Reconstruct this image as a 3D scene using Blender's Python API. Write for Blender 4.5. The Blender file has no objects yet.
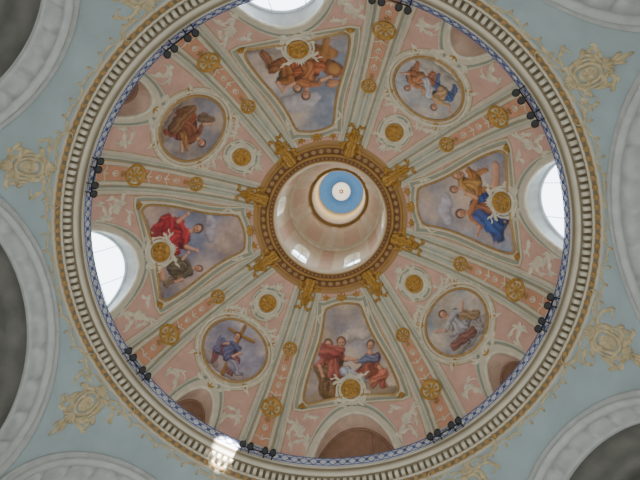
import bpy, math, numpy as np
from mathutils import Vector, Matrix
rng=np.random.RandomState(7)
D2R=math.pi/180

# ------------------------------------------------------------ helpers
def lin(c):
    c=np.array(c[:3],dtype=float)/255.0
    return np.where(c<=0.04045,c/12.92,((c+0.055)/1.055)**2.4)

def W(th,r,z):
    th=np.asarray(th,dtype=float)*D2R
    r=np.asarray(r,dtype=float); z=np.asarray(z,dtype=float)
    return np.stack(np.broadcast_arrays(-r*np.cos(th),r*np.sin(th),z),axis=-1)

def solid(name,c,rough=0.75,metal=0.0,var=0.12,scale=3.0):
    m=bpy.data.materials.new(name); m.use_nodes=True
    nt=m.node_tree; b=nt.nodes["Principled BSDF"]
    l=lin(c)
    n=nt.nodes.new("ShaderNodeTexNoise"); n.inputs["Scale"].default_value=scale; n.inputs["Detail"].default_value=4
    tc=nt.nodes.new("ShaderNodeTexCoord"); nt.links.new(tc.outputs["Object"],n.inputs["Vector"])
    r=nt.nodes.new("ShaderNodeValToRGB")
    r.color_ramp.elements[0].position=0.3; r.color_ramp.elements[1].position=0.7
    r.color_ramp.elements[0].color=(*np.clip(l*(1-var),0,1),1); r.color_ramp.elements[1].color=(*np.clip(l*(1+var),0,1),1)
    nt.links.new(n.outputs["Fac"],r.inputs["Fac"]); nt.links.new(r.outputs["Color"],b.inputs["Base Color"])
    b.inputs["Roughness"].default_value=rough; b.inputs["Metallic"].default_value=metal
    return m

def vcol_mat(name,rough=0.8,var=0.1,scale=2.5):
    m=bpy.data.materials.new(name); m.use_nodes=True
    nt=m.node_tree; b=nt.nodes["Principled BSDF"]
    a=nt.nodes.new("ShaderNodeAttribute"); a.attribute_name="Col"
    n=nt.nodes.new("ShaderNodeTexNoise"); n.inputs["Scale"].default_value=scale; n.inputs["Detail"].default_value=6
    tc=nt.nodes.new("ShaderNodeTexCoord"); nt.links.new(tc.outputs["Object"],n.inputs["Vector"])
    mr=nt.nodes.new("ShaderNodeMapRange"); mr.inputs["To Min"].default_value=1-var*1.6; mr.inputs["To Max"].default_value=1+var*1.2
    nt.links.new(n.outputs["Fac"],mr.inputs["Value"])
    vm=nt.nodes.new("ShaderNodeVectorMath"); vm.operation='SCALE'
    nt.links.new(a.outputs["Color"],vm.inputs[0]); nt.links.new(mr.outputs["Result"],vm.inputs["Scale"])
    nt.links.new(vm.outputs["Vector"],b.inputs["Base Color"])
    b.inputs["Roughness"].default_value=rough
    return m

def mesh_obj(name,V,F,mat,parent=None,smooth=True,col=None):
    V=np.asarray(V,dtype=np.float32).reshape(-1,3); F=np.asarray(F,dtype=np.int32)
    me=bpy.data.meshes.new(name)
    k=F.shape[1]
    me.vertices.add(len(V)); me.vertices.foreach_set("co",V.ravel())
    me.loops.add(F.size); me.loops.foreach_set("vertex_index",F.ravel())
    me.polygons.add(len(F)); me.polygons.foreach_set("loop_start",np.arange(len(F),dtype=np.int32)*k)
    try: me.polygons.foreach_set("loop_total",np.full(len(F),k,dtype=np.int32))
    except Exception: pass
    me.update(calc_edges=True)
    if smooth: me.polygons.foreach_set("use_smooth",np.ones(len(F),dtype=bool))
    if col is not None:
        a=me.color_attributes.new("Col",'FLOAT_COLOR','POINT')
        c=np.ones((len(V),4),dtype=np.float32); c[:,:3]=np.asarray(col).reshape(-1,3)
        a.data.foreach_set("color",c.ravel())
    me.materials.append(mat)
    o=bpy.data.objects.new(name,me); bpy.context.scene.collection.objects.link(o)
    if parent: o.parent=parent
    return o

def empty(name):
    e=bpy.data.objects.new(name,None); bpy.context.scene.collection.objects.link(e); e.empty_display_size=0.2
    return e

def gridF(n,m,closed=False):
    i=np.arange(n if closed else n-1)[:,None]; j=np.arange(m-1)[None,:]
    i2=(i+1)%n
    return np.stack([i*m+j,i2*m+j,i2*m+j+1,i*m+j+1],axis=-1).reshape(-1,4)

class Acc:
    def __init__(s): s.V=[];s.F=[];s.n=0
    def add(s,V,F):
        V=np.asarray(V,dtype=float).reshape(-1,3); s.V.append(V); s.F.append(np.asarray(F)+s.n); s.n+=len(V)
    def obj(s,name,mat,parent=None,smooth=True):
        return mesh_obj(name,np.concatenate(s.V),np.concatenate(s.F),mat,parent,smooth)

def tube(acc,P,Q,rad,sides=6,closed=False,flat=1.0):
    P=np.asarray(P);Q=np.asarray(Q);n=len(P)
    rad=np.broadcast_to(rad,(n,))
    if closed: T=np.roll(P,-1,0)-np.roll(P,1,0)
    else: T=np.gradient(P,axis=0)
    T/=np.linalg.norm(T,axis=1,keepdims=True)+1e-9
    N=Q-P; N-=T*np.sum(N*T,1,keepdims=True); N/=np.linalg.norm(N,axis=1,keepdims=True)+1e-9
    S=np.cross(T,N)
    a=np.arange(sides+1)/sides*2*math.pi
    V=P[:,None,:]+rad[:,None,None]*(np.cos(a)[None,:,None]*S[:,None,:]+flat*np.sin(a)[None,:,None]*N[:,None,:])
    acc.add(V,gridF(n,sides+1,closed))

def lathe(name,prof,mat,parent=None,n=360,smooth=True,col=None):
    prof=np.array(prof,dtype=float)
    th=np.arange(n)/n*360
    V=W(th[:,None],prof[None,:,0],prof[None,:,1])
    c=None
    if col is not None: c=np.broadcast_to(np.array(col)[None,:,:],(n,len(prof),3))
    return mesh_obj(name,V,gridF(n,len(prof),True),mat,parent,smooth,c)

def box(acc,M,sx,sy,sz):
    c=np.array([[x,y,z] for x in(-sx,sx) for y in(-sy,sy) for z in sz],dtype=float)
    V=M(c[:,0],c[:,1],c[:,2])
    F=[[0,1,3,2],[4,6,7,5],[0,4,5,1],[2,3,7,6],[0,2,6,4],[1,5,7,3]]
    acc.add(V,F)

def noise(x,y,seed,freq=1.0,octs=4):
    r=np.random.RandomState(seed); out=0; amp=1; tot=0
    for o in range(octs):
        for k in range(4):
            a=r.rand()*6.283; f=freq*(2**o)*(0.7+0.6*r.rand()); p=r.rand()*6.283
            out=out+amp*np.sin((x*math.cos(a)+y*math.sin(a))*f*3+p+1.3*np.sin((x*math.sin(a*1.7)-y*math.cos(a*1.7))*f*2+p*2))
        tot+=amp*2; amp*=0.55
    return out/tot

# ------------------------------------------------------------ dome profile
RB,Z0,AZ=8.2,16.05,7.72
PHI_END=65.7
_ph=np.linspace(-3,75,2000)*D2R
_r=RB*np.cos(_ph); _z=Z0+AZ*np.sin(_ph)
_s=np.concatenate([[0],np.cumsum(np.hypot(np.diff(_r),np.diff(_z)))])
_s-=np.interp(0,_ph,_s)
def S_(phideg): return float(np.interp(phideg*D2R,_ph,_s))
SEND=S_(PHI_END)
def prof(s):
    ph=np.interp(s,_s,_ph)
    r=RB*np.cos(ph); z=Z0+AZ*np.sin(ph)
    dr=-RB*np.sin(ph); dz=AZ*np.cos(ph); L=np.hypot(dr,dz)
    return r,z,-dz/L,dr/L
def dmap(th0,s0):
    def f(x,y,h=0.0):
        x=np.asarray(x,dtype=float);y=np.asarray(y,dtype=float)
        r,z,nr,nz=prof(s0+y)
        th=th0+x/r/D2R
        return W(th,r+h*nr,z+h*nz)
    return f
SS,ZC=9.6,10.93
def smap(th0,lam0):
    def f(x,y,h=0.0):
        x=np.asarray(x,dtype=float);y=np.asarray(y,dtype=float)
        lam=lam0*D2R+y/SS
        r=SS*np.cos(lam)
        return W(th0+x/r/D2R,(SS-h)*np.cos(lam),ZC+(SS-h)*np.sin(lam))
    return f

C0=7.94; HW=25.3
WIDE=[C0+90*k for k in range(4)]          # right, top, left, bottom
NARR=[C0+45+90*k for k in range(4)]       # top-right, top-left, bottom-left, bottom-right
RIBS=[c+d for c in WIDE for d in(-HW,HW)]

# ------------------------------------------------------------ materials
M_vc=vcol_mat("painted_plaster",var=0.12)
M_fr=vcol_mat("fresco_paint",var=0.16,scale=6)
M_cream=solid("cream_stucco",(214,206,184))
M_beige=solid("beige_stucco",(192,178,142),var=0.2,scale=5)
M_gold=solid("gilding",(178,136,62),0.5,0.2,0.3,8)
M_gold2=solid("old_gilding",(170,138,88),0.55,0.15,0.2,8)
M_blue=solid("pale_blue_plaster",(160,178,181),var=0.10,scale=1.0)
M_white=solid("arch_stone",(182,186,184),var=0.10)
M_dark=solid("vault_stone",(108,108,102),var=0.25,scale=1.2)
M_iron=solid("blue_iron",(86,104,156),0.5,0.2)
M_par=solid("railing_backing",(236,238,242),0.6,var=0.04)
M_black=solid("black_lamp_metal",(7,7,8),0.8,0.0)
M_lens=solid("lamp_glass",(22,22,25),0.4,0.0)
M_tan=solid("dim_window_tan",(150,116,94),var=0.15)  # tan colour stands in for the dimmer light in these windows
M_wframe=solid("window_frame_paint",(206,214,220))
M_rev=solid("reveal_plaster",(196,200,200)); M_revp=solid("warm_reveal_plaster",(206,176,156))

# ------------------------------------------------------------ fresco outline
FS0,FS1=S_(25.0),S_(60.3)
def hw(t): return 2.10+(0.84-2.10)*t+0.09*np.sin(2*math.pi*t)
def s_lo(a): return FS0+0.42*(1-a*a)
def s_hi(a): return FS1-0.22*a*a
NC_S,NC_R=S_(33.3),1.46
NI_S=S_(53.5)
WIN={'w':(1.62,S_(22.3)),'n':(0.86,S_(17.0))}

# ------------------------------------------------------------ dome shell
NT,NS=2160,480
th=np.arange(NT)/NT*360
s=np.linspace(0,SEND,NS)
TH,SG=np.meshgrid(th,s,indexing='ij')
R,Z,NR,NZ=prof(SG)
def adist(a,b): return (a-b+180)%360-180
xr=np.full(TH.shape,1e9)
for rb in RIBS:
    d=np.abs(adist(TH,rb))*D2R*R; xr=np.minimum(xr,d)
ribw=0.40+(0.24-0.40)*SG/SEND
pink=lin((209,168,152)); cream=lin((208,200,178)); green=lin((152,160,144)); peach=lin((204,150,120)); pgreen=lin((182,184,166)); tan=lin((178,152,114)); pale=lin((206,192,174))
col=np.zeros(TH.shape+(3,)); col[:]=pink
hgt=np.zeros(TH.shape)
def setc(mask,c,h=None):
    col[mask]=c
    if h is not None: hgt[mask]=h
nz=noise(TH*D2R*8,SG,3,0.8,3)
col*= (1+0.08*nz)[...,None]
def bands(d,mask,seq):
    for lo,hi,c,h in seq:
        setc(mask&(d>=lo)&(d<hi),c,h)
inwin=np.zeros(TH.shape,bool)
always=np.ones(TH.shape,bool)
db=xr-ribw
bands(db,always,[(0.34,0.44,pale,0),(0.44,0.48,tan,0.01)])
for kind,cs in(('w',WIDE),('n',NARR)):
    for c in cs:
        dx=adist(TH,c)*D2R*R
        near=np.abs(adist(TH,c))<26
        if kind=='w':
            t=(SG-FS0)/(FS1-FS0); tc=np.clip(t,0,1)
            a=dx/hw(tc)
            d=np.maximum(np.abs(dx)-hw(tc),np.maximum(s_lo(np.clip(a,-1,1))-SG,SG-s_hi(np.clip(a,-1,1))))
        else:
            d=np.hypot(dx,SG-NC_S)-NC_R
            d2=np.hypot(dx,(SG-NI_S)*0.85)-0.42
            bands(d2,near,[(-1,0.14,cream,0.03),(0.14,0.26,green,0),(0.26,0.32,cream,0.04),(0.32,0.36,tan,0)])
        bands(d,near,[(-9,0.02,cream,0),(0.02,0.15,cream,0.03),(0.15,0.19,tan,0.02),(0.19,0.30,green,0),(0.30,0.37,cream,0.05),(0.37,0.41,tan,0.0)])
        a_,b_=WIN[kind]
        e=np.hypot(dx/a_,SG/b_)
        dd=(e-1)*a_
        bands(dd,near,[(0,0.16,cream,0.05),(0.16,0.24,green,0),(0.24,0.29,cream,0.04)])
        inwin|=near&(e<1)
bands(db,always,[(0,0.06,cream,0.06),(0.06,0.10,tan,0.03),(0.10,0.17,green,0.0),(0.17,0.22,cream,0.05),(0.22,0.30,pgreen,0.0),(0.30,0.34,cream,0.03)])
inr=db<0
setc(inr,cream,0.09)
core=(xr<ribw-0.06)
setc(core,pgreen,0.05)
for lo,hi in((0.8,S_(17.6)),(S_(24.2),S_(40.5))):
    setc(core&(xr<ribw-0.07)&(SG>lo)&(SG<hi),tan,0.04)
    setc(core&(xr<ribw-0.10)&(SG>lo+0.03)&(SG<hi-0.03),peach,0.03)
setc(core&(xr<0.035)&(SG>S_(45)),cream,0.08)
setc(core&(np.abs(xr-0.09)<0.02)&(SG>S_(45)),green,0.05)
setc(SG<0.6,lin((206,212,218)),0.02)
setc((SG>SEND-0.25),lin((170,134,86)),0.05)
V=W(TH,R+hgt*NR,Z+hgt*NZ)
F=gridF(NT,NS,True)
keep=~(inwin.ravel()[F].sum(1)>=3)
dome=mesh_obj("dome_ceiling",V,F[keep],M_vc,col=col)

# ------------------------------------------------------------ windows
def window(idx,c,kind,dim):
    e=empty("window_%d"%idx)
    a_,b_=WIN[kind]
    ps=np.linspace(0,math.pi,61)
    x=a_*np.cos(ps); y=b_*np.sin(ps)
    f=dmap(c,0)
    P=f(x,y); Q=f(x,y,0.2)
    acc=Acc(); tube(acc,P,Q,0.075,8); 
    tube(acc,f(x*1.12,y*1.06),f(x*1.12,y*1.06,0.2),0.045,6)
    acc.obj("surround_moulding",M_cream,e)
    D=0.6 if not dim else 0.8
    r,z,_,_=prof(y); thp=c+x/r/D2R
    def outp(xx,yy,dd=0.0):
        rr,zz,_,_=prof(yy); return W(c+xx/rr/D2R,rr+D+dd,zz+0.12*(zz-Z0)/2.5+0.0)
    outer=outp(x,y)
    L=[P*(1-t)+outer*t for t in np.linspace(0,1,5)]
    mesh_obj("reveal",np.stack(L,1),gridF(61,5),M_rev if not dim else M_revp,e)
    acc=Acc()
    def bar(xx,yy,rad): tube(acc,outp(xx,yy,-0.03),outp(xx,yy,-0.3),rad)
    bar(x*0.98,y*0.985,0.055)
    for k in((-0.36,0.36) if kind=='w' else (0,)):
        yy=np.linspace(0,b_*math.sqrt(1-k*k),10); bar(np.full(10,k*a_),yy,0.014)
    for q in((0.5,) if kind=='w' else (0.5,)):
        w=a_*math.sqrt(1-q*q); xx=np.linspace(-w,w,12); bar(xx,np.full(12,q*b_),0.014)
    acc.obj("glazing_bars",M_wframe if not dim else M_tan,e)
    if dim:
        q=np.linspace(0,1,10); V=np.stack([outp(x,y*k) for k in q],1)
        mesh_obj("dim_window_panel",V,gridF(61,10),M_tan,e)  # opaque sheet added for windows that look dim, without bright sky
i=1
for k,c in enumerate(WIDE): window(i,c,'w',k==3); i+=1
for k,c in enumerate(NARR): window(i,c,'n',True); i+=1

# ------------------------------------------------------------ ornament strokes
def clo(x,y,h,L,k0,k1,n=22):
    t=np.linspace(0,L,n); hd=h+k0*t+(k1-k0)*t*t/(2*L)
    dx=np.cos(hd)*L/(n-1); dy=np.sin(hd)*L/(n-1)
    return np.stack([x+np.concatenate([[0],np.cumsum(dx[:-1])]),y+np.concatenate([[0],np.cumsum(dy[:-1])])],1)
def mirror(st): 
    out=[]
    for p,r0,r1 in st:
        out.append((p,r0,r1)); out.append((p*np.array([-1,1]),r0,r1))
    return out
def leaf(acc,f,x,y,ang,L,w,h0=0.02,bend=0.0,lobes=4):
    n,m=17,7
    q=np.linspace(0,1,n); u=np.linspace(-1,1,m); Q,U=np.meshgrid(q,u,indexing='ij')
    wd=w*np.sin(np.clip(Q*0.93+0.07,0,1)*math.pi)**0.7*(0.72+0.28*np.abs(np.sin(Q*lobes*math.pi)))
    hd=ang+bend*Q
    cx=x+L*np.concatenate([[0],np.cumsum(np.cos(ang+bend*q[:-1]))])/n; cy=y+L*np.concatenate([[0],np.cumsum(np.sin(ang+bend*q[:-1]))])/n
    px=cx[:,None]-np.sin(hd)*wd*U; py=cy[:,None]+np.cos(hd)*wd*U
    hh=h0+w*0.45*(1-np.abs(U))+w*0.5*Q**2; hh=np.where(np.abs(U)>0.98,-0.01+w*0.3*Q**2,hh)
    acc.add(f(px,py,hh),gridF(n,m))
def strokes(acc,f,st,scale=1.0,x0=0,y0=0,sides=6,h=0.01,leaves=False):
    for p,r0,r1 in st:
        p=p*scale+np.array([x0,y0]); n=len(p)
        rad=np.linspace(r0,r1,n)*scale*np.clip(np.sin(np.linspace(0.12,math.pi-0.12,n))*1.6,0.35,1)
        tube(acc,f(p[:,0],p[:,1],h),f(p[:,0],p[:,1],h+0.2),rad,sides)
        if leaves and n>12:
            for k,sg in((int(n*.22),1),(int(n*.42),-1),(int(n*.6),1)):
                d=p[k+1]-p[k]; a=math.atan2(d[1],d[0])+sg*0.7
                leaf(acc,f,p[k,0],p[k,1],a,5.0*r0*scale,1.5*r0*scale,h,-sg*0.9)
def line(x0,y0,x1,y1,n=6): return np.stack([np.linspace(x0,x1,n),np.linspace(y0,y1,n)],1)
def rosette(acc,f,x0,y0,Rr,H,pet=8,asp=1.0,n=48,m=14):
    a=np.arange(n+1)/n*2*math.pi; q=np.linspace(0,1,m)
    A,Qq=np.meshgrid(a,q,indexing='ij')
    h=H*(0.55*np.exp(-(Qq/0.22)**2)+0.42*np.exp(-((Qq-0.52)/0.2)**2)*(0.55+0.45*np.cos(pet*A))+0.6*np.exp(-((Qq-0.9)/0.09)**2))
    h=h*(Qq<0.999)+0.0
    acc.add(f(x0+Rr*Qq*np.cos(A),y0+asp*Rr*Qq*np.sin(A),h+0.03-0.06*(Qq>0.999)),gridF(n+1,m))
def ring(acc,f,x0,y0,rx,ry,rad,n=56,h=0.02,flat=1):
    a=np.arange(n)/n*2*math.pi
    x=x0+rx*np.cos(a);y=y0+ry*np.sin(a)
    tube(acc,f(x,y,h),f(x,y,h+0.2),rad,8,True,flat)

CART=mirror([(clo(0.08,0.55,0.35,1.05,-1.0,-9),0.085,0.04),
 (clo(0.62,0.05,-1.3,0.95,0.8,-9),0.085,0.035),
 (clo(0.5,-0.25,-2.2,0.8,-0.5,8),0.07,0.035),
 (clo(0.45,0.45,1.2,0.6,-1,-8),0.06,0.03)])
def shell(acc,f,x,y,ang,L,k=5,w=0.1,spread=1.3):
    for i in range(k):
        a=ang+(i-(k-1)/2)/(k-1)*spread*1.0
        leaf(acc,f,x,y,a,L*(1-0.12*abs(i-(k-1)/2)),w,0.03,0,1)

def cartouche(th0,s0,R0,scale,name="stucco_cartouche"):
    e=empty(name); f=dmap(th0,s0)
    acc=Acc(); ring(acc,f,0,0,R0*1.25,R0*1.35,R0*0.2); ring(acc,f,0,0,R0*1.62,R0*1.78,R0*0.13)
    strokes(acc,f,CART,scale,leaves=True)
    shell(acc,f,0,0.5*scale,math.pi/2,0.5*scale,5,0.09*scale); shell(acc,f,0,-0.5*scale,-math.pi/2,0.42*scale,3,0.08*scale,0.9)
    acc.obj("scrollwork",M_cream,e)
    acc=Acc(); rosette(acc,f,0,0,R0,0.16,7,1.1); ring(acc,f,0,0,R0,R0*1.1,0.045,h=0.12)
    acc.obj("gilded_boss",M_gold,e)
    return e
for c in WIDE: cartouche(c,S_(30.3),0.38,0.92)
for c in NARR: cartouche(c,NI_S,0.36,0.82)

# ------------------------------------------------------------ scroll reliefs in the pink fields
for c in WIDE:
    acc=Acc(); f=dmap(c,0)
    st=mirror([(clo(1.85,1.0,1.75,1.4,0.2,-5),0.07,0.035),(clo(2.4,0.9,1.5,1.3,0.3,6),0.06,0.035),
      (clo(2.2,1.8,1.3,1.1,1.5,-7),0.07,0.035),(clo(2.05,2.6,2.2,0.8,0.5,8),0.06,0.03),(clo(2.5,1.5,1.5,1.2,-.6,5),0.05,0.025),
      (clo(1.15,7.3,1.2,0.9,1,7),0.05,0.02)])
    strokes(acc,f,st,leaves=True)
    for sg in(-1,1): shell(acc,f,sg*2.15,1.9,math.pi/2,0.5,5,0.09)
    acc.obj("stucco_scrollwork",M_cream,dome)
for c in NARR:
    acc=Acc(); f=dmap(c,0)
    st=mirror([(clo(1.1,1.1,1.5,1.4,0.2,-6),0.07,0.03),(clo(1.65,1.3,1.6,1.5,-0.2,5),0.06,0.03),
      (clo(0.2,2.45,0.3,1.2,0.8,6),0.07,0.03),(clo(1.55,3.0,2.2,0.9,1.0,-7),0.05,0.02),
      (clo(0.75,5.85,2.0,0.9,-1.5,-7),0.06,0.025),(clo(1.3,5.6,1.3,1.0,0.5,7),0.06,0.025),
      (clo(0.5,7.7,1.6,0.8,0.5,7),0.05,0.02),(clo(0.2,6.1,0.1,0.8,1,7),0.05,0.02)])
    strokes(acc,f,st,leaves=True)
    shell(acc,f,0,2.5,math.pi/2,0.45,5,0.09,2.0); shell(acc,f,0,8.1,math.pi/2,0.5,3,0.08,0.8)
    acc.obj("stucco_scrollwork",M_cream,dome)
acc=Acc()
for c in WIDE:
    f=dmap(c,0)
    for sg in(-1,1):
        shell(acc,f,sg*0.72,FS1+0.15,math.pi/2,0.35,3,0.07,1.2); shell(acc,f,sg*2.1,FS0+0.02,-math.pi/2,0.35,3,0.07,1.2)
    shell(acc,f,0,FS1+0.12,math.pi/2,0.5,5,0.08,1.8)
for c in NARR:
    f=dmap(c,0)
    for k in range(4):
        a=math.pi/4+k*math.pi/2; shell(acc,f,(NC_R+0.1)*math.cos(a),NC_S+(NC_R+0.1)*math.sin(a),a,0.36,3,0.07,1.3)
    shell(acc,f,0,WIN['n'][1]+0.05,math.pi/2,0.3,3,0.07,1.4)
acc.obj("gilded_sprigs",M_gold,dome)

# ------------------------------------------------------------ rib rosettes, rib arabesques, brackets
for rb in RIBS:
    f=dmap(rb,0)
    for sv,Rr in((S_(20.7),0.42),(S_(42.7),0.29)):
        e=empty("gilded_rosette"); acc=Acc(); rosette(acc,f,0,sv,Rr,0.18,8,1.05); ring(acc,f,0,sv,Rr*0.98,Rr*1.03,0.05,h=0.10)
        acc.obj("flower_boss",M_gold,e)
    acc=Acc()
    for y0,y1 in((0.95,2.1),(3.25,5.1)):
        n=int((y1-y0)/0.4)
        for k in range(n):
            y=y0+0.15+k*(y1-y0-0.1)/n
            strokes(acc,f,mirror([(clo(0,0,0.9,0.42,0,14 if k%2 else -10,12),0.03,0.015)]),1,0,y,5,0.05)
            leaf(acc,f,0,y,math.pi/2,0.28,0.05,0.05)
    acc.obj("rib_arabesque",M_cream,dome)
    acc=Acc(); shell(acc,f,0,S_(42.7)+0.3,math.pi/2,0.45,3,0.05,0.6); shell(acc,f,0,S_(42.7)-0.3,-math.pi/2,0.35,3,0.05,0.6)
    shell(acc,f,0,S_(20.7)+0.42,math.pi/2,0.35,3,0.06,0.8); shell(acc,f,0,S_(20.7)-0.42,-math.pi/2,0.35,3,0.06,0.8)
    acc.obj("gilded_palmettes",M_gold2,dome)
    e=empty("gilded_bracket"); acc=Acc()
    n,m=40,17
    q=np.linspace(0,1,n); u=np.linspace(-1,1,m)
    Qm,U=np.meshgrid(q,u,indexing='ij')
    wd=(0.09+0.17*Qm+0.08*np.abs(np.sin(Qm*math.pi*4)))
    yy=SEND-1.05+1.30*Qm
    hh=0.10+0.42*Qm**2*(1-U**2*0.5)+0.05*np.cos(U*9)*(1-U*U)+0.10*np.exp(-((Qm-0.15)/0.12)**2)
    hh=np.where(np.abs(U)>0.99,-0.05,hh)
    acc.add(f(wd*U,yy,hh),gridF(n,m))
    strokes(acc,f,mirror([(clo(0.1,SEND-0.85,0.6,0.55,0.5,9),0.045,0.025),(clo(0.2,SEND-0.35,0.5,0.55,0.5,9),0.055,0.03),(clo(0.05,SEND-1.05,-0.9,0.35,2,10),0.04,0.03)]),h=0.12,leaves=True)
    acc.obj("acanthus_console",M_gold,e)

# ------------------------------------------------------------ frescoes
class Canvas:
    def __init__(s,X,Y,seed,sky,cloud):
        s.X=X;s.Y=Y;n1=noise(X,Y,seed,0.9,4);n2=noise(X,Y,seed+5,1.6,4)
        t=np.clip(0.5+0.9*n1,0,1)[...,None]
        s.c=lin(sky)*(1-t)+lin(cloud)*t
        s.c=s.c*(1+0.28*n2)[...,None]
        s.fx=X+0.05*noise(X,Y,seed+9,4,3); s.fy=Y+0.05*noise(X,Y,seed+11,4,3); s.seed=seed; s.k=0
    def put(s,mask,c,sh): 
        m=0.93*mask[...,None]; s.c=s.c*(1-m)+lin(c)*sh[...,None]*m
    def limb(s,x1,y1,r1,x2,y2,r2,c,fold=0.0):
        s.k+=1
        X,Y=(s.fx,s.fy) if fold else (s.X,s.Y)
        dx,dy=x2-x1,y2-y1; L2=dx*dx+dy*dy+1e-9; L=math.sqrt(L2)
        t=np.clip(((X-x1)*dx+(Y-y1)*dy)/L2,0,1)
        px,py=X-(x1+t*dx),Y-(y1+t*dy); r=r1+(r2-r1)*t; d=np.hypot(px,py)
        mask=np.clip((r-d)/0.035+0.5,0,1)
        nx,ny=px/r,py/r
        sh=1.0+0.5*(-0.5*nx+0.75*ny)-0.38*np.clip(d/r,0,1)**3
        if fold:
            pp=(px*(-dy)+py*dx)/L/r
            sh=sh*(1+fold*np.sin(pp*7+5*t+3*noise(s.X,s.Y,s.seed+s.k*3,2,2)))
        s.put(mask,c,np.clip(sh,0.2,1.8))
    def ell(s,x,y,rx,ry,c,rot=0,fold=0):
        X,Y=(s.fx,s.fy) if fold else (s.X,s.Y)
        ca,sa=math.cos(rot),math.sin(rot)
        u=((X-x)*ca+(Y-y)*sa)/rx; v=(-(X-x)*sa+(Y-y)*ca)/ry
        d=np.hypot(u,v); mask=np.clip((1-d)*min(rx,ry)/0.03+0.5,0,1)
        sh=1+0.4*(-0.4*u+0.7*v)-0.3*np.clip(d,0,1)**3
        if fold: s.k+=1; sh=sh*(1+fold*np.sin(6*u+3*noise(s.X,s.Y,s.seed+s.k*7,2,2)))
        s.put(mask,c,np.clip(sh,0.25,1.8))
    def head(s,x,y,r,skin,hair,tilt=0):
        ca,sa=math.cos(tilt),math.sin(tilt)
        def P(a,b): return x+(a*ca-b*sa)*r, y+(a*sa+b*ca)*r
        hx,hy=P(0,0.25); s.ell(hx,hy,r*1.12,r*1.2,hair,tilt)
        s.ell(*P(0,-0.1),r*0.82,r*1.08,skin,tilt)
        for e in(-0.32,0.32): s.ell(*P(e,0.02),r*0.16,r*0.1,(70,45,40),tilt)
        s.ell(*P(0,-0.25),r*0.1,r*0.25,(190,130,105),tilt)
        s.ell(*P(0,-0.62),r*0.25,r*0.08,(150,70,60),tilt)
    def person(s,cx,cy,k,robe,cloak,skin=(212,160,130),hair=(92,62,44),lean=0.0,arms=((-.55,.5,-.8,.75),(.5,.35,.75,.6)),legs=((-.45,.0,-.35,-.6),(.4,.05,.5,-.6))):
        P=lambda a,b:(cx+k*(a*math.cos(lean)-b*math.sin(lean)),cy+k*(a*math.sin(lean)+b*math.cos(lean)))
        s.limb(*P(-.15,.1),0.3*k,*P(.2,.5),0.26*k,tuple(int(v*0.6) for v in cloak),0.3)
        for kx,ky,fx,fy in legs:
            f=(cx+k*fx,cy+k*fy); kn=(cx+k*kx,cy+k*ky)
            s.limb(*f,0.07*k,f[0]+0.12*k,f[1]-0.05*k,0.05*k,skin)
            s.limb(*kn,0.19*k,*f,0.12*k,cloak,0.32)
            s.limb(cx,cy,0.25*k,*kn,0.2*k,cloak,0.32)
        s.limb(*P(0,0),0.25*k,*P(0,0.55),0.22*k,robe,0.28)
        s.limb(*P(0,0.7),0.08*k,*P(0,0.85),0.08*k,skin)
        s.limb(*P(-0.2,0.62),0.12*k,*P(0.2,0.62),0.12*k,robe,0.15)
        for ex,ey,hx,hy in arms:
            sx=0.2 if ex>0 else -0.2
            s.limb(*P(sx,0.6),0.115*k,*P(ex,ey),0.09*k,robe,0.2)
            s.limb(*P(ex,ey),0.075*k,*P(hx,hy),0.05*k,skin)
            s.ell(*P(hx,hy),0.075*k,0.06*k,skin)
        s.head(*P(0,1.02),0.15*k,skin,hair,lean)
    def cloud(s,x,y,rx,ry,c=(205,196,196)):
        s.ell(x,y,rx,ry,c,0,0.08); s.ell(x+rx*.6,y-ry*.3,rx*.6,ry*.7,c,0,0.08); s.ell(x-rx*.7,y-ry*.2,rx*.5,ry*.6,c,0,0.08)

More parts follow.
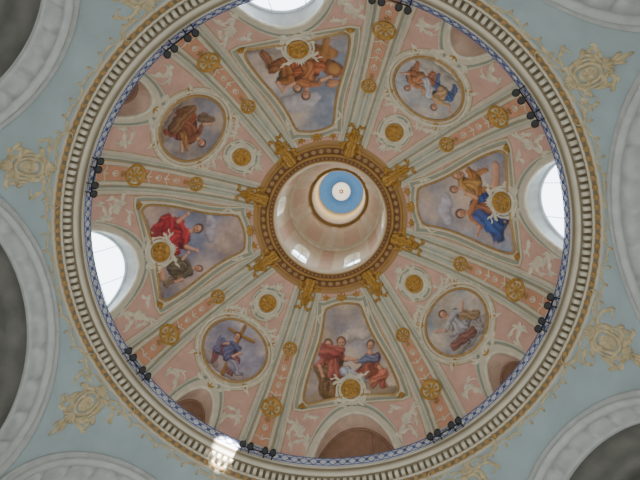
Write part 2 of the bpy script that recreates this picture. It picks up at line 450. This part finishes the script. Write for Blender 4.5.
def paint_wide(k,X,Y):
    if k==2:
        C=Canvas(X,Y,11,(128,130,150),(196,170,158))
        C.cloud(0.1,0.1,0.7,0.25,(156,138,134)); C.cloud(-0.3,1.5,0.3,0.15,(178,168,176))
        C.person(0.42,0.55,0.5,(112,100,82),(132,110,84),lean=-0.3,arms=((.5,.3,.6,.0),(-.4,.35,-.7,.6)))
        C.limb(-.62,.55,.16,-.25,.25,.2,(150,44,52),.3); C.limb(-.5,.85,.12,-.65,.5,.1,(178,66,70),.3)
        C.person(-0.22,0.55,0.66,(184,62,68),(170,54,62),lean=0.12,arms=((-.45,.45,-.6,.8),(.45,.5,.7,.8)),legs=((-.5,.1,-.45,-.45),(.35,.15,.5,-.4)))
        C.limb(.12,.3,.08,.55,.22,.07,(206,156,126))
    elif k==1:
        C=Canvas(X,Y,21,(136,144,160),(196,178,164))
        C.cloud(0,0.1,0.8,0.25,(156,142,138)); C.cloud(0.2,1.5,0.4,0.2,(186,178,180))
        C.person(0.35,0.6,0.6,(168,110,66),(140,92,60),lean=0.25,arms=((-.5,.4,-.75,.2),(.5,.5,.5,.9)))
        C.ell(-.35,.55,.42,.24,(168,116,62),0.3,.2); C.ell(-.62,.85,.2,.2,(136,84,44),0,.3); C.ell(-.62,.85,.12,.14,(190,138,82))
        C.limb(-.15,.4,.07,-.1,.15,.06,(172,122,70)); C.limb(-.5,.45,.07,-.58,.18,.06,(172,122,70))
        C.person(-0.1,0.8,0.6,(178,116,74),(172,98,66),lean=-0.25,arms=((-.5,.4,-.8,.2),(.45,.6,.75,.75)))
        C.limb(-.5,1.2,.1,-.85,1.15,.05,(200,142,104),.2)
    elif k==0:
        C=Canvas(X,Y,31,(138,148,168),(202,178,162))
        C.cloud(0,0.1,0.8,0.25,(166,152,148)); C.cloud(-.1,1.6,.3,.15,(188,182,188))
        C.person(0.42,0.85,0.5,(186,140,80),(178,122,70),lean=0.2,arms=((-.5,.3,-.8,.4),(.5,.4,.8,.6)))
        C.limb(-.65,.45,.16,-.2,.3,.18,(56,72,120),.3)
        C.person(-0.15,0.62,0.64,(180,118,78),(60,82,142),lean=0.1,arms=((-.5,.45,-.8,.55),(.45,.4,.7,.75)),legs=((-.5,.1,-.5,-.45),(.35,.2,.5,-.4)))
        C.limb(-.3,.85,.14,-.5,.5,.18,(68,92,152),.3)
        C.limb(.35,.45,.1,.75,.3,.08,(206,156,126)); C.head(.62,1.2,.09,(212,164,134),(140,96,54))
    else:
        C=Canvas(X,Y,41,(156,148,154),(200,178,156))
        C.cloud(0,0.15,0.85,0.3,(162,142,120)); C.cloud(.2,1.5,.35,.15,(198,182,172))
        C.limb(-.55,.75,.22,-.4,.3,.26,(134,100,62),.3)
        C.person(0.42,0.62,0.58,(158,94,76),(166,90,72),lean=-0.2,arms=((-.5,.45,-.85,.55),(.4,.2,.6,-.1)))
        C.person(-0.32,0.72,0.62,(174,98,86),(126,98,70),lean=0.15,arms=((-.5,.3,-.45,-.05),(.5,.4,.85,.3)))
        C.limb(-.1,.75,.12,.2,.5,.14,(176,180,192),.3); C.limb(-.5,1.2,.16,-.15,1.15,.13,(164,84,76),.3)
        C.limb(.5,.4,.12,.75,.55,.1,(186,110,88),.3); C.limb(.3,.95,.1,.6,.9,.1,(112,120,146),.3)
        C.head(-.12,1.38,.1,(208,156,126),(112,70,46))
    return C.c
def paint_round(k,X,Y):
    if k==0:
        C=Canvas(X,Y,51,(150,158,172),(202,188,172)); C.cloud(0,-.6,.7,.25,(178,170,160))
        C.person(-.3,-.2,.62,(192,156,112),(78,96,140),lean=.2); C.person(.35,-.15,.58,(184,128,90),(168,108,76),lean=-.2)
        C.limb(-.1,.2,.12,.2,-.1,.12,(192,194,200),.2)
    elif k==1:
        C=Canvas(X,Y,61,(142,136,142),(192,170,152)); C.cloud(0,-.6,.7,.25,(158,138,126))
        C.person(0.05,-.2,.76,(138,86,62),(148,78,62),lean=-.25); C.limb(-.4,-.4,.22,.2,-.5,.22,(132,94,64),.3); C.limb(.3,-.1,.14,.55,.2,.1,(164,120,76),.3); C.limb(-.4,.1,.16,-.5,.4,.1,(124,98,76),.3)
    elif k==2:
        C=Canvas(X,Y,71,(154,148,162),(198,182,174)); C.cloud(0,-.65,.7,.22,(170,152,146))
        C.limb(-.16,.88,.06,.1,-.85,.06,(150,108,48)); C.limb(-.48,.5,.06,.32,.62,.06,(158,116,52))
        C.person(-.1,-.25,.7,(108,106,142),(138,84,88),lean=.1,arms=((-.5,.3,-.2,.5),(.45,.4,.25,.1)))
        C.limb(.2,-.4,.18,.5,-.5,.12,(152,144,160),.3); C.limb(-.45,-.3,.14,-.5,.1,.1,(118,112,142),.3)
    else:
        C=Canvas(X,Y,81,(144,148,156),(194,178,162)); C.cloud(0,-.6,.7,.25,(166,158,152))
        C.person(.05,-.2,.76,(176,172,174),(152,142,142),lean=.2,arms=((-.5,.6,-.75,.85),(.5,.4,.75,.5))); C.limb(-.45,-.45,.16,.1,-.55,.16,(136,88,76),.3)
        C.limb(.3,0,.14,.55,-.3,.14,(160,130,98),.3)
    return C.c
def fresco_xy(A,B):
    s_=s_lo(A)+(s_hi(A)-s_lo(A))*B
    rnd=1-0.13*np.abs(2*B-1)**16
    return A*hw(np.clip((s_-FS0)/(FS1-FS0),0,1))*rnd, s_
for k,c in enumerate(WIDE):
    e=empty("ceiling_fresco")
    f=dmap(c,0); na,nb=150,210
    a=np.linspace(-1,1,na); b=np.linspace(0,1,nb); A,B=np.meshgrid(a,b,indexing='ij')
    x,s_=fresco_xy(A,B)
    c_=paint_wide(k,x/2.0,(s_-FS0)/2.2)
    mesh_obj("painting",f(x,s_,0.04),gridF(na,nb),M_fr,e,col=c_)
    n=60; l=np.linspace(-1,1,n); z1=0.5-0.5*np.cos(np.linspace(0,1,n)*math.pi)
    edge=[(l,0*l),(1+0*l,z1),(l[::-1],1+0*l),(-1+0*l,z1[::-1])]
    ea=np.concatenate([p[0][:-1] for p in edge]); eb=np.concatenate([p[1][:-1] for p in edge])
    ex,es=fresco_xy(ea,eb)
    acc=Acc(); tube(acc,f(ex,es,0.04),f(ex,es,0.3),0.055,8,True); acc.obj("gilded_frame",M_gold2,e)
for k,c in enumerate(NARR):
    e=empty("ceiling_fresco")
    f=dmap(c,NC_S); n=180
    a=np.linspace(-1,1,n); A,B=np.meshgrid(a,a,indexing='ij')
    x=A*np.sqrt(1-B*B/2); y=B*np.sqrt(1-A*A/2)
    c_=paint_round(k,x,y)
    mesh_obj("painting",f(x*NC_R,y*NC_R,0.04),gridF(n,n),M_fr,e,col=c_)
    acc=Acc(); ring(acc,f,0,0,NC_R,NC_R,0.06,90,0.05); acc.obj("gilded_frame",M_gold2,e)
    acc=Acc(); ring(acc,f,0,0,NC_R+0.24,NC_R+0.24,0.06,90,0.03)
    for q in range(32):
        an=q/32*2*math.pi; rr=NC_R+0.24
        leaf(acc,f,rr*math.cos(an),rr*math.sin(an),an+1.2,0.24,0.06,0.04)
    acc.obj("stucco_wreath",M_cream,e)

# ------------------------------------------------------------ oculus ring
e=empty("oculus_ring")
gi=lin((172,132,70)); br=lin((126,86,58)); cr=lin((214,198,170))
zt=float(prof(SEND)[1])
P_=[(3.40,zt+0.02,gi),(3.38,zt-0.12,gi),(3.30,zt-0.14,gi),(3.26,zt-0.06,br),(3.0,zt-0.04,br),(2.97,zt-0.13,gi),(2.88,zt-0.15,gi),(2.84,zt-0.04,br),(2.72,zt-0.02,br),(2.66,zt-0.08,gi),(2.60,zt-0.06,cr),(2.56,zt+0.0,cr),(2.56,zt+0.5,cr),(2.74,zt+0.55,cr)]
lathe("ring_moulding",[(p[0],p[1]) for p in P_],M_vc,e,240,col=[p[2] for p in P_])
acc=Acc()
for i in range(56):
    t=i*360/56
    def f(x,y,h=0.0,t=t): 
        return W(t+np.asarray(x)/3.1/D2R,3.13+np.asarray(y),zt-0.05-np.asarray(h))
    rosette(acc,f,0,0,0.12,0.08,5,0.9,14,7)
for i in range(90):
    t=i*4
    def f(x,y,h=0.0,t=t): 
        return W(t+np.asarray(x)/2.78/D2R,2.78+np.asarray(y),zt-0.03-np.asarray(h))
    rosette(acc,f,0,0,0.06,0.05,1,0.9,8,4)
acc.obj("gilded_beads",M_gold2,e)

# ------------------------------------------------------------ lantern
e=empty("dome_lantern")
nT,nZ=288,60
ZD=29.6
LC0=-68.0; LP=60.0
tt=np.arange(nT)/nT*360; zz=np.linspace(zt+0.5,ZD,nZ)
T_,Z_=np.meshgrid(tt,zz,indexing='ij')
lc=np.zeros(T_.shape+(3,)); lc[:]=lin((226,210,186))
dl=np.abs((T_-LC0+LP/2)%LP-LP/2)
hwid=10.0*np.sqrt(np.clip(1-np.clip((Z_-26.6)/1.1,0,1)**2,0,1))
hole=(dl<hwid)&(Z_>24.4)&(Z_<27.7)
lc[(dl<hwid+4)&(Z_>24.2)&(Z_<28.3)]=lin((232,222,206))
lc[dl>22]=lin((216,182,160))
Fl=gridF(nT,nZ,True); kp=~(hole.ravel()[Fl].all(1))
mesh_obj("drum_wall",W(T_,2.74,Z_),Fl[kp],M_vc,e,col=lc)
acc=Acc()
for k in range(6):
    c=LC0+LP*k
    z1=np.linspace(24.4,27.6,4); tube(acc,W(c+0*z1,2.95,z1),W(c+0*z1,2.5,z1),0.03)
    for z0 in(25.6,26.6):
        x=np.linspace(-10,10,8); tube(acc,W(c+x,2.95,z0+0*x),W(c+x,2.5,z0+0*x),0.03)
acc.obj("lantern_glazing_bars",M_wframe,e)
for k in range(6):
    c=LC0+LP*k
    z1=np.concatenate([np.linspace(24.4,26.6,6),26.6+1.1*np.sin(np.linspace(0.1,math.pi-0.1,16)),np.linspace(26.6,24.4,6)])
    x1=np.concatenate([np.full(6,-10.),-10*np.cos(np.linspace(0.1,math.pi-0.1,16)),np.full(6,10.)])
    mesh_obj("reveal",np.stack([W(c+x1,2.74,z1),W(c+x1,3.2,z1)],1),gridF(len(z1),2),M_cream,e)
lathe("lantern_cornice",[(2.74,ZD-.2),(2.64,ZD-.15),(2.58,ZD-.05),(2.58,ZD+.12),(2.66,ZD+.16)],M_cream,e,160)
nQ=30
q=np.linspace(0,1,nQ); pr=2.66-0.5*q**1.5; pz=ZD+0.15+6.0*q
tt=np.arange(192)/192*360; T_,I_=np.meshgrid(tt,np.arange(nQ),indexing='ij')
dl=np.abs((T_-LC0+LP/2)%LP-LP/2); lc=np.zeros(T_.shape+(3,)); lc[:]=lin((228,212,190)); lc[dl>24]=lin((230,222,204)); lc[(dl<12)&(I_>3)&(I_<24)]=lin((222,194,172))
mesh_obj("lantern_cupola",W(T_,pr[I_]-0.05*(dl>24),pz[I_]),gridF(192,nQ,True),M_vc,e,col=lc)
lathe("upper_ring",[(2.16,35.7),(2.05,35.75),(1.94,35.9),(1.90,36.3),(1.94,36.6),(1.88,43.0)],solid("ochre_ring",(170,146,98)),e,120)
lathe("blue_ceiling",[(1.92,42.9),(1.6,43.05),(0.80,43.2),(0.78,43.0)],solid("sky_blue_plaster",(70,126,188),var=0.05),e,96)
Mg=solid("white_plaster",(253,253,250),var=0.01)
lathe("glory_disc",[(0.82,43.15),(0.5,43.1),(0.02,43.05)],Mg,e,64)
acc=Acc()
def fd(x,y,h=0.0): return np.stack(np.broadcast_arrays(-np.asarray(x,float),np.asarray(y,float),43.02-np.asarray(h)),axis=-1)
for k in range(12):
    a=k*math.pi/6; leaf(acc,fd,0.03*math.cos(a),0.03*math.sin(a),a,0.26 if k%2 else 0.18,0.035,0.02,0,1)
acc.obj("gilded_glory",M_gold,e)

# ------------------------------------------------------------ cornice
e=empty("cornice")
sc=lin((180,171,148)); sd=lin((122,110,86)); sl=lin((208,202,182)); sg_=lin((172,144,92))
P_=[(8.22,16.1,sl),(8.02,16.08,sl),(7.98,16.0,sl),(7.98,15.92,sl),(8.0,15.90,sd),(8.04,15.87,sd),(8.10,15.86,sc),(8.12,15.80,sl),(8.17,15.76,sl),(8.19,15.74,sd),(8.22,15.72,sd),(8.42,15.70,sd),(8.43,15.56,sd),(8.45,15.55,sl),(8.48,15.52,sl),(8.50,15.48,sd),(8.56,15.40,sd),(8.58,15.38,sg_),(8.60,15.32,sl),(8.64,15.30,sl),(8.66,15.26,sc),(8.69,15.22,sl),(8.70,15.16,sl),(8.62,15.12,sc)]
lathe("cornice_moulding",[(p[0],p[1]) for p in P_],M_vc,e,400,smooth=False,col=[p[2] for p in P_])
acc=Acc(); nD=230
for i in range(nD):
    t=i*360/nD
    M=lambda x,y,h,t=t: W(t+np.asarray(x)/8.33/D2R,8.32+np.asarray(y),np.asarray(h))
    box(acc,M,0.062,0.09,(15.53,15.72))
acc.obj("dentils",solid("dentil_stone",(216,210,190)),e,smooth=False)
acc=Acc(); nD=180
for i in range(nD):
    t=i*360/nD
    M=lambda x,y,h=0.0,t=t: W(t+np.asarray(x)/8.5/D2R,8.535+np.asarray(y)*0.6-0.4*np.asarray(h),15.44-np.asarray(y)-np.asarray(h)*0.9)
    rosette(acc,M,0,0,0.11,0.10,1,0.9,10,5)
acc.obj("egg_and_dart",M_gold2,e)

# ------------------------------------------------------------ railing
e=empty("iron_railing"); acc=Acc()
ta=np.arange(361)
for z,rd in((16.12,0.012),(16.52,0.014)):
    tube(acc,W(ta,8.0,z+0*ta),W(ta,7.8,z+0*ta),rd,6)
nR=144
for i in range(nR):
    t=i*2.5
    for a0,a1 in((0,2.5),(2.5,0)):
        tq=t+np.linspace(a0,a1,3); zq=np.linspace(16.12,16.52,3)
        tube(acc,W(tq,8.0,zq),W(tq,7.8,zq),0.014,4)
    M=lambda x,y,h=0.0,t=t: W(t+1.25+np.asarray(x)/8.0/D2R,8.0-np.asarray(h),16.32+np.asarray(y))
    ring(acc,M,0,0,0.05,0.07,0.014,10,0.0)
acc.obj("lattice",M_iron,e)
lathe("backing_band",[(8.03,16.06),(8.03,16.55),(8.07,16.58),(8.10,16.55)],M_par,e,360)

# ------------------------------------------------------------ spotlights
for rb in RIBS:
    e=empty("spotlight_cluster"); acc=Acc(); acl=Acc()
    tq=rb+np.linspace(-4.2,4.2,9); RS=7.68
    tube(acc,W(tq,RS+0.1,16.0+0*tq),W(tq,RS-0.2,16.0+0*tq),0.022,6)
    for x in(-0.56,-0.27,0.27,0.56):
        t=rb+x/RS/D2R
        c0=W(t,RS,16.02); ax=np.array([-c0[0],-c0[1],0.0]); ax/=np.linalg.norm(ax); ax=ax*0.35+np.array([0,0,-0.94]); ax/=np.linalg.norm(ax)
        side=np.cross(ax,[0,0,1]); side/=np.linalg.norm(side); up=np.cross(side,ax)
        pr_=[(0.0,-0.2),(0.06,-0.2),(0.09,-0.12),(0.095,0.0),(0.11,0.10),(0.12,0.2),(0.11,0.2),(0.10,0.13)]
        a=np.arange(17)/16*2*math.pi
        V=np.array([[c0+ax*p[1]+p[0]*(math.cos(q)*side+math.sin(q)*up) for p in pr_] for q in a]); acc.add(V,gridF(17,len(pr_)))
        V=np.array([[c0+ax*0.135+p*(math.cos(q)*side+math.sin(q)*up) for p in(0.0,0.1)] for q in a]); acl.add(V,gridF(17,2))
        y1=np.array([c0+ax*-0.05,W(t,7.99,15.98)]); y1=np.stack([y1[0],(y1[0]+y1[1])/2,y1[1]]); tube(acc,y1,y1+np.array([0,0,-0.1]),0.02,5)
    acc.obj("lamp_housings",M_black,e); acl.obj("lamp_lenses",M_lens,e)

# ------------------------------------------------------------ pendentives
CW=8.70; HN=45-HW; CN=CW/math.cos(HW*D2R)*math.cos(HN*D2R)
tt=np.arange(1440)/4.0+C0
lamc=np.zeros(tt.shape)
for i,t in enumerate(tt):
    v=0
    for c in WIDE:
        a=abs(adist(t,c)); 
        if a<=HW: v=CW/math.cos(a*D2R)
    for c in NARR:
        a=abs(adist(t,c))
        if a<HN: v=CN/math.cos(a*D2R)
    lamc[i]=math.acos(min(1,v/SS))
LT=math.asin((15.2-ZC)/SS)
q=np.linspace(0,1,40)
lam=LT+(lamc[:,None]-LT)*q[None,:]
pend=mesh_obj("wall_pendentives",W(tt[:,None],SS*np.cos(lam),ZC+SS*np.sin(lam)),gridF(len(tt),40,True),M_blue)

BIG=mirror([(clo(0.08,0.62,0.35,1.15,-1.0,-9),0.10,0.045),(clo(0.62,0.1,-1.3,1.05,0.8,-9),0.09,0.04),
   (clo(0.5,-0.3,-2.2,0.8,-0.5,8),0.07,0.035),(clo(0.3,-0.85,-0.4,0.9,0.8,8),0.07,0.035),
   (clo(0.5,0.85,-0.1,1.5,0.5,-6),0.07,0.035),(clo(0.9,0.95,0.1,1.5,-0.6,5),0.05,0.03)])
for rb in RIBS:
    acc=Acc(); f=smap(rb,21.0)
    a=np.linspace(0,2*math.pi,57)[:-1]
    for k_,rd in((0.30,0.055),(0.43,0.035)):
        x=k_*np.sin(a)*(1+0.12*np.cos(2*a)); y=k_*1.45*np.cos(a)+0.06*np.abs(np.sin(a))
        tube(acc,f(x,y,0.02),f(x,y,0.2),rd,8,True)
    strokes(acc,f,BIG,0.70,leaves=True); rosette(acc,f,0,0,0.2,0.09,6,1.5)
    shell(acc,f,0,0.5,math.pi/2,0.45,7,0.065,2.0); shell(acc,f,0,-0.5,-math.pi/2,0.45,5,0.07,1.4)
    for sg in(-1,1): leaf(acc,f,sg*0.05,-0.85,-math.pi/2+sg*0.25,0.4,0.07)
    leaf(acc,f,0,-0.9,-math.pi/2,0.7,0.07)
    acc.obj("stucco_relief",M_beige)
acc=Acc()
for i in range(100):
    f=smap(i*3.6,25.7)
    sg=1 if i%2 else -1
    strokes(acc,f,[(clo(-0.25,0,0.5*sg,0.55,-1*sg,-9*sg,12),0.035,0.02)],1,0,0,5)
    leaf(acc,f,0,-0.05,-math.pi/2,0.2,0.06); leaf(acc,f,0.1,0,-0.3*sg,0.3,0.05)
acc.obj("stucco_garland",M_beige,pend)

# ------------------------------------------------------------ arches
def arch(c,d,rho,parent):
    ns=96
    ps=np.linspace(0,math.pi,ns)
    leg=np.linspace(4.0,ZC,14)[:-1]
    def sweep(profile,name,mat,smooth=False):
        V=[]
        for (dr,e,fl) in profile:
            rr=rho+dr
            cof=((np.arange(ns)%8)>=2)*0.14*fl
            w=np.concatenate([np.full(len(leg),rr),(rr+cof)*np.cos(ps),np.full(len(leg),-rr)])
            z=np.concatenate([leg,ZC+(rr+cof)*np.sin(ps),leg[::-1]])
            ca,sa=math.cos(c*D2R),math.sin(c*D2R)
            u=(d+e)*ca-w*sa; v=(d+e)*sa+w*ca
            V.append(np.stack([-u,v,z],-1))
        V=np.stack(V,1)
        return mesh_obj(name,V,gridF(V.shape[0],V.shape[1]),mat,parent,smooth)
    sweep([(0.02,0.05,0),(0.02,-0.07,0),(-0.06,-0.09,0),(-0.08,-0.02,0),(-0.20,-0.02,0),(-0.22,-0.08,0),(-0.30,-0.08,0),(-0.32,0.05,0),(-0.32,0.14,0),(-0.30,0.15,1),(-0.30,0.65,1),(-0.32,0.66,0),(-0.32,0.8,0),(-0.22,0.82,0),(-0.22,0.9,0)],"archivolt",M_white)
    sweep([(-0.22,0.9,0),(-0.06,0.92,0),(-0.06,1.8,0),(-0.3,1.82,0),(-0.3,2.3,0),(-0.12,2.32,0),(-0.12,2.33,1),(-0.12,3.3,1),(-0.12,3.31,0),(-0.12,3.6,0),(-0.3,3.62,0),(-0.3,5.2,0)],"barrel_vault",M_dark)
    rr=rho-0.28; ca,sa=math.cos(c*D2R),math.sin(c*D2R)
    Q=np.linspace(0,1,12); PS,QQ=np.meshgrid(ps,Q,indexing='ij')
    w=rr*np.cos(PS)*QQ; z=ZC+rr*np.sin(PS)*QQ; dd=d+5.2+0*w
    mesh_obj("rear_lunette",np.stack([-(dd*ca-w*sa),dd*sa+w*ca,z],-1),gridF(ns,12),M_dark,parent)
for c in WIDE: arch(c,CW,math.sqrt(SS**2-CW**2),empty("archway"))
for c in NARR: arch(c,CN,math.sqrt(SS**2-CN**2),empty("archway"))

# ------------------------------------------------------------ light
w=bpy.data.worlds.new("sky"); bpy.context.scene.world=w; w.use_nodes=True
nt=w.node_tree; bg=nt.nodes["Background"]
tc=nt.nodes.new("ShaderNodeTexCoord"); sp=nt.nodes.new("ShaderNodeSeparateXYZ"); nt.links.new(tc.outputs["Generated"],sp.inputs[0])
mr=nt.nodes.new("ShaderNodeMapRange"); mr.inputs["From Min"].default_value=-0.05; mr.inputs["From Max"].default_value=0.15
nt.links.new(sp.outputs["Z"],mr.inputs["Value"])
mx=nt.nodes.new("ShaderNodeMix"); mx.data_type='RGBA'
mx.inputs[6].default_value=(1.12,1.12,1.08,1); mx.inputs[7].default_value=(6.0,6.9,7.8,1)
nt.links.new(mr.outputs["Result"],mx.inputs[0]); nt.links.new(mx.outputs[2],bg.inputs["Color"]); bg.inputs["Strength"].default_value=1.0
def lamp(name,typ,loc,energy,color=(1,1,1),size=0.5,target=None,**k):
    l=bpy.data.lights.new(name,typ); l.energy=energy; l.color=color
    if typ!='SUN': l.shadow_soft_size=size
    for a,b in k.items(): setattr(l,a,b)
    o=bpy.data.objects.new(name,l); bpy.context.scene.collection.objects.link(o); o.location=loc
    if target is not None: o.rotation_euler=(Vector(target)-Vector(loc)).to_track_quat('-Z','Y').to_euler()
    return o
lamp("lantern_fill_light",'POINT',(0,0,40),380,(1,0.99,0.97),0.3)  # added fill light brightening the lantern interior, no fixture there
src=W(62,6.5,18.6)
lamp("sunbeam_lamp",'SPOT',tuple(src),220000,(1,0.98,0.94),0.05,tuple(W(-115,8.05,15.95)),spot_size=4.2*D2R,spot_blend=0.7)

# ------------------------------------------------------------ camera
cam=bpy.data.cameras.new("camera"); co=bpy.data.objects.new("camera",cam); bpy.context.scene.collection.objects.link(co)
F_=496.3
cam.sensor_width=36; cam.lens=36*F_/640; cam.clip_end=200
fw=Vector((0.0726,-0.1622,1.0)).normalized()
right=Vector((-1,0,0))-fw*fw.dot(Vector((-1,0,0))); right.normalize()
up=right.cross(fw); up.normalize()
ro=-0.0053; r2=right*math.cos(ro)+up*math.sin(ro); u2=-right*math.sin(ro)+up*math.cos(ro)
Mx=Matrix((r2,u2,-fw)).transposed().to_4x4(); Mx.translation=Vector((-1.204,2.736,0.0)); co.matrix_world=Mx
bpy.context.scene.camera=co
